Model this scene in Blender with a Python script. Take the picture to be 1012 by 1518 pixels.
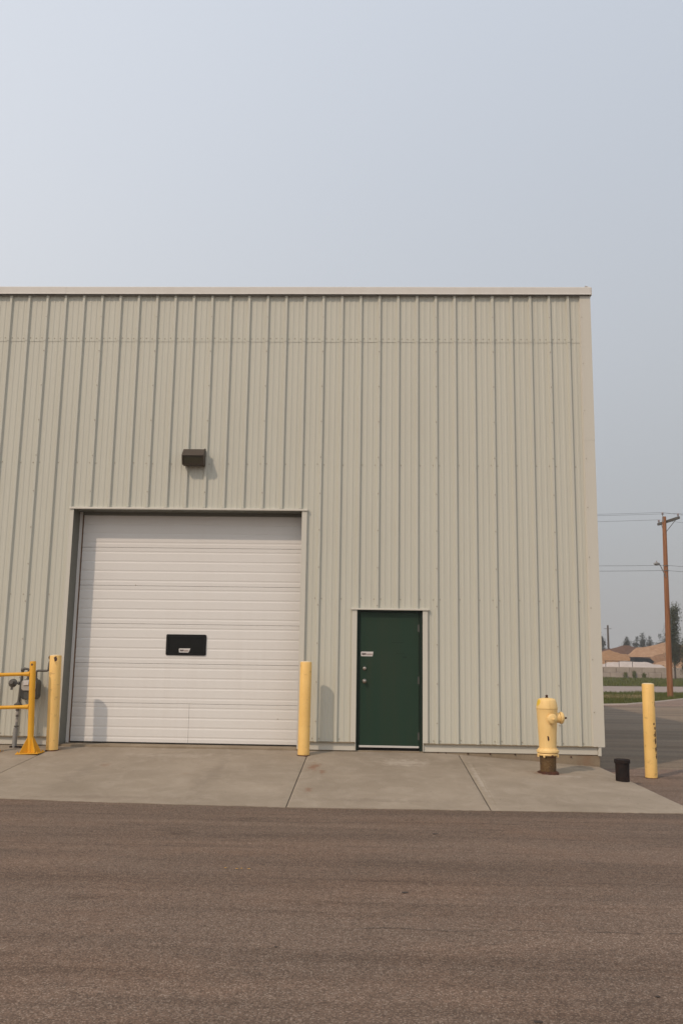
import bpy, math, random
from mathutils import Vector, Matrix, noise

random.seed(11)
R = math.radians
scene = bpy.context.scene
COL = scene.collection
for o in list(bpy.data.objects):
    bpy.data.objects.remove(o)

# ------------------------------------------------------------------ camera
PITCH, YAW, ROLL = .16584, -.0341, .01514
CAM = Vector((5.9656, -13.6067, 1.2390))


def cam_ray(u, v):
    c, s = math.cos(ROLL), math.sin(ROLL)
    u, v = c*u + s*v, -s*u + c*v
    c, s = math.cos(PITCH), math.sin(PITCH)
    yr, z = c + s*v, s - c*v
    c, s = math.cos(YAW), math.sin(YAW)
    return Vector((c*u + s*yr, -s*u + c*yr, z))


cd = bpy.data.cameras.new('camera')
cam = bpy.data.objects.new('camera', cd)
COL.objects.link(cam)
fwd = cam_ray(0, 0)
rgt = (cam_ray(1, 0) - fwd).normalized()
upv = (cam_ray(0, -1) - fwd).normalized()
cam.matrix_world = Matrix(((rgt.x, upv.x, -fwd.x, CAM.x), (rgt.y, upv.y, -fwd.y, CAM.y),
                           (rgt.z, upv.z, -fwd.z, CAM.z), (0, 0, 0, 1)))
cd.sensor_fit = 'VERTICAL'
cd.sensor_height = 24
cd.lens = 24*1299.03/1518
cd.clip_start = .05
cd.clip_end = 6000
scene.camera = cam

# ------------------------------------------------------------------ sky and sun
SUN = Vector((-.82, -1.0, 1.17)).normalized()          # towards the sun
EL = math.asin(SUN.z)
w = bpy.data.worlds.new('World')
scene.world = w
w.use_nodes = True
nt = w.node_tree
for n in list(nt.nodes):
    nt.nodes.remove(n)
N, L = nt.nodes.new, nt.links.new
out = N('ShaderNodeOutputWorld')
sky = N('ShaderNodeTexSky')
sky.sky_type = 'NISHITA'
sky.sun_disc = False
sky.sun_elevation = EL
sky.sun_rotation = math.atan2(SUN.x, SUN.y)
sky.air_density = 1.3
sky.dust_density = 7
sky.ozone_density = 1
bg1 = N('ShaderNodeBackground')
bg1.inputs[1].default_value = .06
L(sky.outputs[0], bg1.inputs[0])
# smoke layer: even grey-blue veil, paler overhead, a soft glow on the sun's side
tc = N('ShaderNodeTexCoord')
sx = N('ShaderNodeSeparateXYZ')
L(tc.outputs['Generated'], sx.inputs[0])
ramp = N('ShaderNodeValToRGB')
ramp.color_ramp.interpolation = 'B_SPLINE'
e = ramp.color_ramp.elements
e[0].position = 0.0
e[0].color = (.63, .62, .615, 1)
e[1].position = .75
e[1].color = (.60, .665, .77, 1)
for p, c in ((.06, (.64, .635, .64, 1)), (.16, (.665, .685, .715, 1)), (.32, (.73, .76, .805, 1)), (.5, (.68, .73, .81, 1))):
    k = e.new(p)
    k.color = c
L(sx.outputs[2], ramp.inputs[0])
dt = N('ShaderNodeVectorMath')
dt.operation = 'DOT_PRODUCT'
L(tc.outputs['Generated'], dt.inputs[0])
dt.inputs[1].default_value = SUN
mr = N('ShaderNodeMapRange')
mr.interpolation_type = 'SMOOTHSTEP'
mr.inputs[1].default_value = -.7
mr.inputs[2].default_value = .5
mr.inputs[3].default_value = .78
mr.inputs[4].default_value = 1.42
L(dt.outputs['Value'], mr.inputs[0])
bg2 = N('ShaderNodeBackground')
tint = N('ShaderNodeMapRange')
tint.data_type = 'FLOAT_VECTOR'
tint.inputs[7].default_value = (-.35, -.35, -.35)
tint.inputs[8].default_value = (.4, .4, .4)
tint.inputs[9].default_value = (1, 1, 1)
tint.inputs[10].default_value = (1.0, .955, .905)
L(dt.outputs['Value'], tint.inputs[6])
tm = N('ShaderNodeVectorMath')
tm.operation = 'MULTIPLY'
L(ramp.outputs[0], tm.inputs[0])
L(tint.outputs[1], tm.inputs[1])
L(tm.outputs[0], bg2.inputs[0])
L(mr.outputs[0], bg2.inputs[1])
mix = N('ShaderNodeMixShader')
mix.inputs[0].default_value = .8
L(bg1.outputs[0], mix.inputs[1])
L(bg2.outputs[0], mix.inputs[2])
L(mix.outputs[0], out.inputs[0])

sd = bpy.data.lights.new('sun', 'SUN')
sd.energy = 1.75
sd.angle = R(1.0)
sd.color = (1.0, .79, .60)
so = bpy.data.objects.new('sun', sd)
COL.objects.link(so)
so.rotation_euler = SUN.to_track_quat('Z', 'Y').to_euler()
so.location = (-10, -20, 30)

vs = scene.view_settings
vs.view_transform = 'Standard'
vs.look = 'None'
vs.exposure = 0
vs.gamma = 1
vs.use_curve_mapping = False


# ------------------------------------------------------------------ helpers
class MB:
    def __init__(s):
        s.v, s.f = [], []

    def add(s, vs_, fs):
        o = len(s.v)
        s.v += [tuple(p) for p in vs_]
        s.f += [tuple(i + o for i in f) for f in fs]
        return s

    def box(s, x0, x1, y0, y1, z0, z1):
        return s.add([(x0, y0, z0), (x1, y0, z0), (x1, y1, z0), (x0, y1, z0), (x0, y0, z1), (x1, y0, z1), (x1, y1, z1), (x0, y1, z1)],
                     [(0, 3, 2, 1), (4, 5, 6, 7), (0, 1, 5, 4), (1, 2, 6, 5), (2, 3, 7, 6), (3, 0, 4, 7)])

    def prism(s, pts, x0, x1, axis='x'):
        """closed outline pts (a,b) swept along an axis; for 'x' pts are (y,z), for 'z' (x,y), for 'y' (x,z)"""
        f = {'x': lambda t, p: (t, p[0], p[1]), 'z': lambda t, p: (p[0], p[1], t), 'y': lambda t, p: (p[0], t, p[1])}[axis]
        n = len(pts)
        return s.add([f(x0, p) for p in pts] + [f(x1, p) for p in pts],
                     [tuple(range(n))[::-1], tuple(range(n, 2*n))] + [(i, (i+1) % n, n+(i+1) % n, n+i) for i in range(n)])

    def tube(s, pts, r, n=12, caps=True):
        pts = [Vector(p) for p in pts]
        rs = r if isinstance(r, (list, tuple)) else [r]*len(pts)
        prev = None
        vs_, fs = [], []
        for i, p in enumerate(pts):
            d = (pts[min(i+1, len(pts)-1)] - pts[max(i-1, 0)]).normalized()
            if prev is None:
                a = Vector((0, 0, 1)) if abs(d.z) < .9 else Vector((1, 0, 0))
                prev = d.cross(a).normalized()
            prev = (prev - d*prev.dot(d)).normalized()
            b = d.cross(prev)
            for k in range(n):
                t = 2*math.pi*k/n
                vs_.append(p + (prev*math.cos(t) + b*math.sin(t))*rs[i])
        for i in range(len(pts)-1):
            for k in range(n):
                fs.append((i*n+k, i*n+(k+1) % n, (i+1)*n+(k+1) % n, (i+1)*n+k))
        if caps:
            fs.append(tuple(range(n))[::-1])
            fs.append(tuple((len(pts)-1)*n+k for k in range(n)))
        return s.add(vs_, fs)

    def lathe(s, prof, c=(0, 0, 0), n=32, M=None):
        """prof: (r,z) from bottom to top"""
        vs_, fs = [], []
        for r, z in prof:
            for k in range(n):
                t = 2*math.pi*k/n
                p = Vector((r*math.cos(t), r*math.sin(t), z))
                if M is not None:
                    p = M @ p
                vs_.append(p + Vector(c))
        for i in range(len(prof)-1):
            for k in range(n):
                fs.append((i*n+k, i*n+(k+1) % n, (i+1)*n+(k+1) % n, (i+1)*n+k))
        fs.append(tuple(range(n))[::-1])
        fs.append(tuple((len(prof)-1)*n+k for k in range(n)))
        return s.add(vs_, fs)

    def mesh(s, name, m, smooth=35):
        me = bpy.data.meshes.new(name)
        me.from_pydata(s.v, [], s.f)
        me.materials.append(m)
        if smooth:
            me.polygons.foreach_set('use_smooth', [True]*len(me.polygons))
            me.set_sharp_from_angle(angle=R(smooth))
        me.update()
        return me

    def build(s, name, m, parent=None, smooth=35, bevel=0):
        ob = bpy.data.objects.new(name, s.mesh(name, m, smooth))
        COL.objects.link(ob)
        ob.parent = parent
        if bevel:
            b = ob.modifiers.new('bevel', 'BEVEL')
            b.width = bevel
            b.segments = 2
            b.limit_method = 'ANGLE'
            b.angle_limit = R(40)
        return ob


def tag(o, label=None, cat=None, group=None, kind=None):
    if label:
        o['label'] = label
    if cat:
        o['category'] = cat
    if group:
        o['group'] = group
    if kind:
        o['kind'] = kind
    return o


def empty(name, loc=(0, 0, 0)):
    o = bpy.data.objects.new(name, None)
    COL.objects.link(o)
    o.location = loc
    o.empty_display_size = .1
    return o


# ------------------------------------------------------------------ materials
def material(name, col, rough=.6, metal=0, spec=.5):
    m = bpy.data.materials.new(name)
    m.use_nodes = True
    b = m.node_tree.nodes['Principled BSDF']
    b.inputs['Base Color'].default_value = (*col, 1)
    b.inputs['Roughness'].default_value = rough
    b.inputs['Metallic'].default_value = metal
    b.inputs['Specular IOR Level'].default_value = spec
    return m


class G:
    """small node graph helper on a material"""
    def __init__(s, m):
        s.m, s.t = m, m.node_tree
        s.b = s.t.nodes['Principled BSDF']
        s.tc = s.t.nodes.new('ShaderNodeTexCoord')

    def map(s, scale=(1, 1, 1), loc=(0, 0, 0), space='Object', rot=(0, 0, 0)):
        n = s.t.nodes.new('ShaderNodeMapping')
        n.inputs['Scale'].default_value = scale
        n.inputs['Location'].default_value = loc
        n.inputs['Rotation'].default_value = rot
        if space == 'World':
            g = s.t.nodes.new('ShaderNodeNewGeometry')
            s.t.links.new(g.outputs['Position'], n.inputs[0])
        else:
            s.t.links.new(s.tc.outputs[space], n.inputs[0])
        return n.outputs[0]

    def noise(s, vec, scale, detail=3, rough=.55, dist=0):
        n = s.t.nodes.new('ShaderNodeTexNoise')
        n.inputs['Scale'].default_value = scale
        n.inputs['Detail'].default_value = detail
        n.inputs['Roughness'].default_value = rough
        n.inputs['Distortion'].default_value = dist
        s.t.links.new(vec, n.inputs['Vector'])
        return n.outputs[0]

    def voro(s, vec, scale, feature='F1', outp='Distance'):
        n = s.t.nodes.new('ShaderNodeTexVoronoi')
        n.feature = feature
        n.inputs['Scale'].default_value = scale
        s.t.links.new(vec, n.inputs['Vector'])
        return n.outputs[outp]

    def ramp(s, fac, stops, interp='LINEAR'):
        n = s.t.nodes.new('ShaderNodeValToRGB')
        n.color_ramp.interpolation = interp
        el = n.color_ramp.elements
        while len(el) < len(stops):
            el.new(.5)
        for k, (p, c) in enumerate(stops):
            el[k].position = p
            el[k].color = (c, c, c, 1) if not isinstance(c, tuple) else (*c, 1)
        s.t.links.new(fac, n.inputs[0])
        return n.outputs[0]

    def mix(s, fac, a, b, mode='MIX'):
        n = s.t.nodes.new('ShaderNodeMix')
        n.data_type = 'RGBA'
        n.blend_type = mode
        for i, x in ((0, fac), (6, a), (7, b)):
            if isinstance(x, (int, float)):
                n.inputs[i].default_value = x
            elif isinstance(x, tuple):
                n.inputs[i].default_value = (*x, 1)
            else:
                s.t.links.new(x, n.inputs[i])
        return n.outputs[2]

    def math(s, op, a, b=0.):
        n = s.t.nodes.new('ShaderNodeMath')
        n.operation = op
        for i, x in ((0, a), (1, b)):
            if isinstance(x, (int, float)):
                n.inputs[i].default_value = x
            else:
                s.t.links.new(x, n.inputs[i])
        return n.outputs[0]

    def sep(s, vec):
        n = s.t.nodes.new('ShaderNodeSeparateXYZ')
        s.t.links.new(vec, n.inputs[0])
        return n.outputs

    def color(s, c):
        s.t.links.new(c, s.b.inputs['Base Color'])
        return s

    def rough(s, c):
        s.t.links.new(c, s.b.inputs['Roughness'])
        return s

    def bump(s, h, strength=.3, dist=.01):
        n = s.t.nodes.new('ShaderNodeBump')
        n.inputs['Strength'].default_value = strength
        n.inputs['Distance'].default_value = dist
        s.t.links.new(h, n.inputs['Height'])
        s.t.links.new(n.outputs[0], s.b.inputs['Normal'])
        return s


def painted_metal(name, col, dirt, rough=.5, amount=.35, streak=True, bump=.05):
    m = material(name, col, rough, 0, .35)
    g = G(m)
    wv = g.map(space='World')
    big = g.noise(wv, .55, 4)
    st = g.noise(g.map((9, 9, .35), space='World'), 1.0, 4) if streak else g.noise(wv, 3, 4)
    fine = g.noise(wv, 45, 3)
    f = g.math('MULTIPLY', g.ramp(big, [(.3, 0.), (.75, 1.)]), g.ramp(st, [(.35, 0.), (.8, 1.)]))
    c = g.mix(g.math('MULTIPLY', f, amount), col, dirt)
    c = g.mix(g.math('MULTIPLY', g.ramp(fine, [(.55, 0.), (.8, 1.)]), .12), c, dirt)
    g.color(c)
    g.rough(g.ramp(st, [(.2, rough - .08), (.8, rough + .12)]))
    if bump:
        g.bump(g.noise(g.map((1, 1, .5), space='World'), 2.2, 2), bump, .02)
    return m


M = {}
M['siding'] = painted_metal('siding_paint', (.520, .515, .445), (.39, .37, .30), .48, .35)
M['trim'] = painted_metal('trim_paint', (.56, .54, .475), (.39, .335, .265), .45, .3)
M['cap'] = painted_metal('cap_paint', (.61, .59, .55), (.40, .35, .29), .42, .3)
M['door_white'] = painted_metal('door_white_paint', (.70, .685, .66), (.55, .51, .46), .42, .25)
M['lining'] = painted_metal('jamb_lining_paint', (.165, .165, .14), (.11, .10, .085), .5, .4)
M['flashing'] = painted_metal('brown_flashing', (.21, .165, .105), (.13, .09, .05), .6, .6)  # dark brown strip along the foot of the panels
M['seal'] = material('brown_rubber', (.16, .09, .05), .7)
M['black'] = material('black_plastic', (.008, .008, .008), .5, 0, .15)
M['gap'] = material('dark_rubber', (.02, .015, .012), .9)
M['glass'] = material('dark_glass', (.010, .010, .009), .1, 0, .14)
M['sticker'] = material('sticker_white', (.58, .56, .54), .45)
M['ink'] = material('sticker_dark_print', (.05, .025, .02), .5)
M['ink_grey'] = material('sticker_grey_print', (.33, .27, .25), .5)
M['green'] = painted_metal('green_paint', (.017, .041, .026), (.038, .042, .024), .42, .6, bump=.03)
M['green_frame'] = painted_metal('green_frame_paint', (.009, .021, .015), (.03, .03, .02), .42, .5, bump=0)
for _k in ('green', 'green_frame'):
    M[_k].node_tree.nodes['Principled BSDF'].inputs['Specular IOR Level'].default_value = .16
M['steel'] = material('satin_steel', (.42, .36, .31), .24, 1)
M['hinge'] = material('dull_hinge_steel', (.085, .085, .075), .5, .4)
M['alu'] = material('sweep_aluminium', (.62, .60, .57), .4, .3)
M['screw'] = material('screw_heads', (.34, .30, .23), .5, .1)
M['bronze'] = painted_metal('bronze_paint', (.060, .045, .032), (.10, .08, .06), .5, .5, bump=0)
M['lens'] = material('smoky_lens', (.055, .050, .032), .3)
M['insul'] = material('insulator_porcelain', (.30, .25, .25), .4)
M['wire'] = material('line_wire', (.07, .07, .07), .6)
M['galv'] = painted_metal('galvanised_steel', (.26, .26, .25), (.15, .14, .12), .5, .5, bump=0)
M['pipe'] = painted_metal('pipe_grey', (.10, .095, .085), (.06, .045, .035), .55, .6, bump=0)
M['meter'] = painted_metal('meter_grey', (.40, .38, .35), (.2, .18, .15), .5, .5, bump=0)
M['meter_dark'] = painted_metal('meter_dark_grey', (.085, .083, .072), (.05, .04, .03), .5, .5, bump=0)


def yellow_paint(name, col, deep, rustcol, spots, amount=.5):
    """weathered yellow paint; spots: (x,y,z,radius) in object space of chipped rust"""
    m = material(name, col, .5, 0, .4)
    g = G(m)
    ov = g.map()
    n1 = g.noise(ov, 4, 4)
    n2 = g.noise(ov, 30, 4)
    c = g.mix(g.math('MULTIPLY', g.ramp(n1, [(.35, 0.), (.75, 1.)]), amount), col, deep)
    c = g.mix(g.ramp(n2, [(.70, 0.), (.74, .8)]), c, deep)
    ch = g.noise(ov, 55, 3)
    c = g.mix(g.ramp(ch, [(.735, 0.), (.755, 1.)]), c, rustcol)
    nz = g.noise(ov, 26, 4)
    for (x, y, z, r, sz) in spots:
        v = g.t.nodes.new('ShaderNodeVectorMath')
        v.operation = 'DISTANCE'
        g.t.links.new(g.map((1, 1, sz), (0, 0, 0)), v.inputs[0])
        v.inputs[1].default_value = (x, y, z*sz)
        d = g.math('ADD', v.outputs['Value'], g.math('MULTIPLY', g.math('SUBTRACT', nz, .5), r*3.0))
        c = g.mix(g.ramp(g.math('DIVIDE', d, r), [(.8, 1.), (1.0, 0.)]), c, rustcol)
    g.color(c)
    g.bump(n2, .08, .004)
    return m


RUST = (.055, .020, .010)


def scuffs(m, seed):
    """bumper rubs, primer showing through and splash dirt with shapes of their own"""
    g = G(m)
    old = g.b.inputs['Base Color'].links[0].from_socket
    ov = g.map((1, 1, 1), (seed, seed*.7, 0))
    rub = g.noise(g.map((5, 5, 6), (seed, 0, seed*1.3)), 2.2, 5, .7)
    c = g.mix(g.math('MULTIPLY', g.ramp(rub, [(.60, 0.), (.66, 1.)]), .45), old, (.30, .17, .06))
    ch = g.noise(ov, 24, 5, .75)
    c = g.mix(g.ramp(ch, [(.685, 0.), (.70, .9)]), c, (.10, .045, .02))
    drip = g.noise(g.map((22, 22, 1.1), (seed, seed, 0)), 1.0, 4, .6)
    c = g.mix(g.math('MULTIPLY', g.ramp(drip, [(.55, 0.), (.75, 1.)]), .35), c, (.42, .25, .08))
    g.color(c)


YEL, YDEEP = (.84, .55, .185), (.70, .41, .11)
M['hydrant'] = yellow_paint('hydrant_paint', (.84, .59, .25), (.70, .44, .14), RUST, [(-.012, -.125, .165+.3, .016, .45)], .5)
g = G(M['hydrant'])
old = g.b.inputs['Base Color'].links[0].from_socket
v = g.t.nodes.new('ShaderNodeVectorMath')
v.operation = 'DISTANCE'
g.t.links.new(g.map(), v.inputs[0])
v.inputs[1].default_value = (-.125, -.045, .96)
dd = g.math('ADD', v.outputs['Value'], g.math('MULTIPLY', g.math('SUBTRACT', g.noise(g.map(), 18, 4), .5), .09))
c = g.mix(g.ramp(dd, [(.035, .9), (.055, 0.)]), old, (.72, .48, .02))
dirt = g.noise(g.map((9, 9, 1.6)), 1.0, 5, .65)
c = g.mix(g.math('MULTIPLY', g.ramp(dirt, [(.52, 0.), (.74, 1.)]), .45), c, (.46, .29, .10))
g.color(c)
M['rail'] = yellow_paint('rail_paint', (.70, .36, .016), (.56, .24, .012), RUST, [(.0, -.05, 1.27, .02, 1)], .5)


def rusty(name, a, b, c_):
    m = material(name, a, .75, .1, .3)
    g = G(m)
    ov = g.map()
    c = g.mix(g.ramp(g.noise(ov, 9, 5), [(.35, 0.), (.65, 1.)]), a, b)
    c = g.mix(g.ramp(g.noise(ov, 38, 4), [(.5, 0.), (.7, 1.)]), c, c_)
    g.color(c)
    g.bump(g.noise(ov, 60, 4), .4, .006)
    return m


M['rust'] = rusty('rust', (.055, .022, .012), (.10, .035, .017), (.03, .014, .010))
M['rust_dark'] = rusty('dark_rust', (.008, .005, .004), (.022, .009, .006), (.006, .004, .004))
M['barrel'] = rusty('bronze_barrel', (.13, .075, .028), (.065, .036, .017), (.17, .11, .05))


def concrete(name, base, dark, light, rusts=()):
    m = material(name, base, .85, 0, .25)
    g = G(m)
    wv = g.map(space='World')
    n1 = g.noise(wv, .9, 5, .6)
    n2 = g.noise(g.map((1.3, 1.0, 1), space='World'), 2.6, 6, .65, .8)
    n3 = g.noise(wv, 90, 3, .7)
    n4 = g.noise(wv, 12, 5, .65)
    c = g.mix(g.ramp(n1, [(.32, 0.), (.7, 1.)]), base, dark)
    c = g.mix(g.math('MULTIPLY', g.ramp(n2, [(.46, 0.), (.70, 1.)]), .30), c, light)
    n5 = g.noise(g.map((1, 1.6, 1), (4, 2, 0), 'World'), 1.7, 6, .7, 1.2)
    c = g.mix(g.math('MULTIPLY', g.ramp(n5, [(.56, 0.), (.70, 1.)]), .22), c, light)
    n6 = g.noise(g.map((1.0, .7, 1), (9, 5, 0), 'World'), 1.3, 6, .7, .8)
    c = g.mix(g.math('MULTIPLY', g.ramp(n6, [(.52, 0.), (.72, 1.)]), .30), c, dark)
    c = g.mix(g.math('MULTIPLY', g.ramp(n4, [(.52, 0.), (.74, 1.)]), .28), c, dark)
    c = g.mix(g.math('MULTIPLY', g.ramp(n3, [(.3, 1.), (.5, 0.)]), .4), c, dark)
    c = g.mix(g.math('MULTIPLY', g.ramp(n3, [(.58, 0.), (.74, 1.)]), .35), c, light)
    # small dark pits and spots
    c = g.mix(g.ramp(g.voro(wv, 5.5), [(.035, .75), (.06, 0.)]), c, (.05, .035, .025))
    nz = g.noise(wv, 9, 5, .7)
    for (x, y, rx, ry, s, *rc) in rusts:
        mp = g.map((1/rx, 1/ry, 0), (-x/rx, -y/ry, 0), 'World')
        v = g.t.nodes.new('ShaderNodeVectorMath')
        v.operation = 'LENGTH'
        g.t.links.new(mp, v.inputs[0])
        d = g.math('ADD', v.outputs['Value'], g.math('MULTIPLY', g.math('SUBTRACT', nz, .5), 3.5))
        c = g.mix(g.math('MULTIPLY', g.ramp(d, [(.2, 1.), (1.1, 0.)]), s), c, rc[0] if rc else (.20, .085, .04))
    g.color(c)
    h = g.math('ADD', g.math('MULTIPLY', n3, .5), g.math('MULTIPLY', g.noise(g.map((3, 60, 1), space='World'), 1, 2), .3))
    g.bump(h, .35, .006)
    return m


M['slab'] = concrete('apron_concrete', (.325, .272, .210), (.245, .202, .152), (.44, .38, .31),
                     [(5.22, -1.25, .10, .30, .65), (5.35, -1.6, .05, .2, .5), (5.25, -2.75, .06, .18, .5), (1.35, -.28, .10, .2, .4),
                      (8.42, -1.12, .30, .14, .55), (2.4, -1.4, .1, .12, .3), (3.6, -1.9, .1, .1, .25),
                      (6.45, -.8, .45, .35, .45, (.50, .44, .37)), (7.40, -1.9, .05, 1.2, .5, (.48, .42, .35)), (8.6, -1.2, .3, .15, .4, (.48, .42, .36)),
                      (2.25, -1.9, .16, 1.3, .35, (.19, .155, .12)), (3.95, -2.0, .16, 1.3, .35, (.19, .155, .12)), (3.2, -.6, .8, .2, .35, (.46, .40, .33)),
                      (6.0, -3.2, .9, .12, .4, (.19, .15, .115)), (2.8, -3.3, 1.2, .12, .4, (.20, .155, .12)), (8.6, -3.2, .8, .12, .3, (.20, .16, .12))])
M['foundation'] = concrete('foundation_concrete', (.30, .245, .175), (.20, .155, .105), (.38, .32, .24), [(8.6, 0, .2, 1, .3), (9.2, 0, .12, 1, .3)])
M['block'] = concrete('block_concrete', (.40, .335, .28), (.30, .25, .205), (.47, .40, .345))


def asphalt(name, base, bind, light, warm):
    m = material(name, base, .9, 0, .25)
    g = G(m)
    wv = g.map(space='World')
    # aggregate: stones of random tone set in binder
    ar = g.sep(g.voro(wv, 112, 'F1', 'Color'))[0]
    d = g.voro(wv, 112)
    c = g.ramp(ar, [(0., bind), (.38, base), (.74, warm), (.93, light), (1., light)])
    c = g.mix(g.ramp(d, [(.40, 0.), (.75, .65)]), c, bind)
    # larger scattered stones
    a2 = g.sep(g.voro(wv, 48, 'F1', 'Color'))[1]
    d2 = g.voro(wv, 48)
    sel = g.math('MULTIPLY', g.ramp(a2, [(.88, 0.), (.92, 1.)]), g.ramp(d2, [(.20, 1.), (.32, 0.)]))
    c = g.mix(g.math('MULTIPLY', sel, .55), c, light)
    # traffic polish, scuffs and tyre streaks along the lane, soft patches
    for (sc, lo, rot, s0, dt_, rg, a0, a1, col_) in (
            ((.07, 1.2, 1), (0, 0, 0), .03, 1.0, 5, .6, .44, .62, (.74, .73, .72)),
            ((.35, 7, 1), (0, 0, 0), .02, 1.0, 6, .7, .52, .70, (.76, .75, .74)),
            ((.6, 1.1, 1), (0, 0, 0), 0, 1.1, 6, .7, .46, .66, (1.10, 1.04, 1.0)),
            ((.25, .9, 1), (3, 7, 0), 0, 1.0, 5, .65, .54, .70, (1.14, 1.13, 1.12)),
            ((1, 1, 1), (5, 1, 0), 0, 22, 4, .7, .50, .72, (.72, .71, .70)),
            ((1, 1.8, 1), (2, 9, 0), 0, .9, 6, .75, .62, .72, (.66, .64, .62))):
        f = g.ramp(g.noise(g.map(sc, lo, 'World', (0, 0, rot)), s0, dt_, rg), [(a0, 0.), (a1, 1.)])
        c = g.mix(f, c, col_, 'MULTIPLY')
    g.color(c)
    h = g.math('ADD', g.math('MULTIPLY', d, -.7), g.math('MULTIPLY', g.noise(wv, 30, 3), .6))
    g.bump(h, .45, .006)
    return m


M['asphalt'] = asphalt('yard_asphalt', (.170, .119, .088), (.100, .071, .053), (.29, .228, .18), (.212, .147, .108))
M['asphalt_side'] = asphalt('side_lane_asphalt', (.235, .182, .130), (.190, .148, .106), (.30, .245, .185), (.25, .192, .137))
M['asphalt_worn'] = asphalt('worn_asphalt', (.235, .165, .125), (.14, .10, .076), (.38, .305, .25), (.27, .185, .14))


def ground_mat(name, a, b, c_, s1=.4, s2=6, bump=.3):
    m = material(name, a, .95, 0, .1)
    g = G(m)
    wv = g.map(space='World')
    c = g.mix(g.ramp(g.noise(wv, s1, 5, .65), [(.35, 0.), (.65, 1.)]), a, b)
    c = g.mix(g.ramp(g.noise(wv, s2, 4, .65), [(.45, 0.), (.7, 1.)]), c, c_)
    g.color(c)
    g.bump(g.noise(wv, s2*2, 4), bump, .05)
    return m


M['dirt'] = ground_mat('dry_dirt', (.20, .15, .11), (.15, .12, .08), (.24, .19, .14))
M['turf'] = ground_mat('verge_turf', (.075, .072, .022), (.105, .090, .032), (.060, .056, .020), .5, 5)
M['far_road'] = ground_mat('far_road_gravel', (.30, .25, .22), (.27, .22, .19), (.33, .28, .25), .2, 3, .1)
M['sand'] = ground_mat('tan_sand', (.30, .172, .088), (.25, .14, .07), (.33, .20, .11), .5, 3, .4)
M['sand_pale'] = ground_mat('pale_sand', (.34, .21, .125), (.28, .165, .095), (.38, .245, .155), .5, 3, .4)
M['soil_brown'] = ground_mat('dark_brown_sand', (.22, .125, .07), (.19, .105, .055), (.25, .15, .09), .6, 3, .4)  # darker tone for the scooped face of the pale pile
M['soil_red'] = ground_mat('red_brown_soil', (.12, .065, .045), (.09, .05, .035), (.14, .08, .05), .6, 3, .4)
M['chalk'] = ground_mat('pale_crushed_stone', (.45, .39, .35), (.40, .345, .305), (.49, .43, .395), .6, 3, .3)
M['bin'] = material('dark_blue_steel', (.008, .011, .014), .6, 0, .2)


def leafy(name, a, b):
    m = material(name, a, .7, 0, .2)
    g = G(m)
    wv = g.map(space='World')
    g.color(g.mix(g.ramp(g.noise(wv, 1.8, 3), [(.35, 0.), (.65, 1.)]), a, b))
    return m


M['leaf'] = leafy('poplar_leaf', (.034, .046, .018), (.062, .062, .026))
M['leaf_far'] = leafy('far_leaf', (.026, .033, .022), (.040, .040, .026))
M['grass'] = leafy('grass_blades', (.075, .098, .018), (.115, .115, .032))
M['dry'] = leafy('dry_grass', (.30, .24, .13), (.24, .19, .10))
M['bark'] = ground_mat('bark', (.085, .065, .05), (.06, .045, .035), (.12, .095, .075), 2, 9)


def wood_mat():
    m = material('pole_wood', (.30, .13, .055), .8, 0, .2)
    g = G(m)
    v = g.map((5, 5, .25), space='World')
    c = g.mix(g.ramp(g.noise(v, 2.5, 5), [(.3, 0.), (.7, 1.)]), (.32, .145, .066), (.19, .078, .036))
    c = g.mix(g.ramp(g.noise(g.map((14, 14, .4), space='World'), 2, 4), [(.55, 0.), (.75, 1.)]), c, (.13, .065, .035))
    g.color(c)
    return m


M['wood'] = wood_mat()

# ------------------------------------------------------------------ the setting: ground, yard, apron
ZR = -.385                                           # yard level


def sheet(name, pts, z, m, parent=None, kind='structure', sub=0):
    b = MB()
    b.add([(x, y, z) for x, y in pts], [tuple(range(len(pts)))])
    o = b.build(name, m, parent, 0)
    if kind and parent is None:
        tag(o, kind=kind)
    return o


sheet('ground', [(-900, -500), (1600, -500), (1600, 1600), (-900, 1600)], -.47, M['dirt'])
yard = sheet('yard', [(-60, -60), (60, -60), (60, -.2), (-60, -.2)], ZR, M['asphalt'])
# side lane behind the bollard: starts at the ragged seam
random.seed(3)
near = []
for i in range(25):
    t = i/24
    near.append((9.2 + t*20, .62 + t*1.6 + random.uniform(-.05, .05)))
lane = sheet('lane', near + [(60, 3), (60, 40), (20.6, 28.75), (18.4, 25.4), (17.3, 23.9), (16.2, 22.45), (15.06, 21.85), (10, 19.6), (-30, 18), (-30, 15.2), (9.2, 15.2)], ZR - .012, M['asphalt_side'])
mid = sheet('yard_edge', [(9.2, -.25), (60, -.25), (60, 3.2)] + near[::-1], ZR - .006, M['asphalt_worn'])
sheet('worn_strip', [(14.4, 20.2), (15.6, 20.6), (17.5, 21.3), (20.5, 22.3), (26, 24), (60, 31), (60, 40), (20.6, 28.72), (18.4, 25.35), (17.3, 23.85), (16.2, 22.4), (15.06, 21.8), (13.5, 21.0)], ZR - .007, M['asphalt_worn'])
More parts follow.
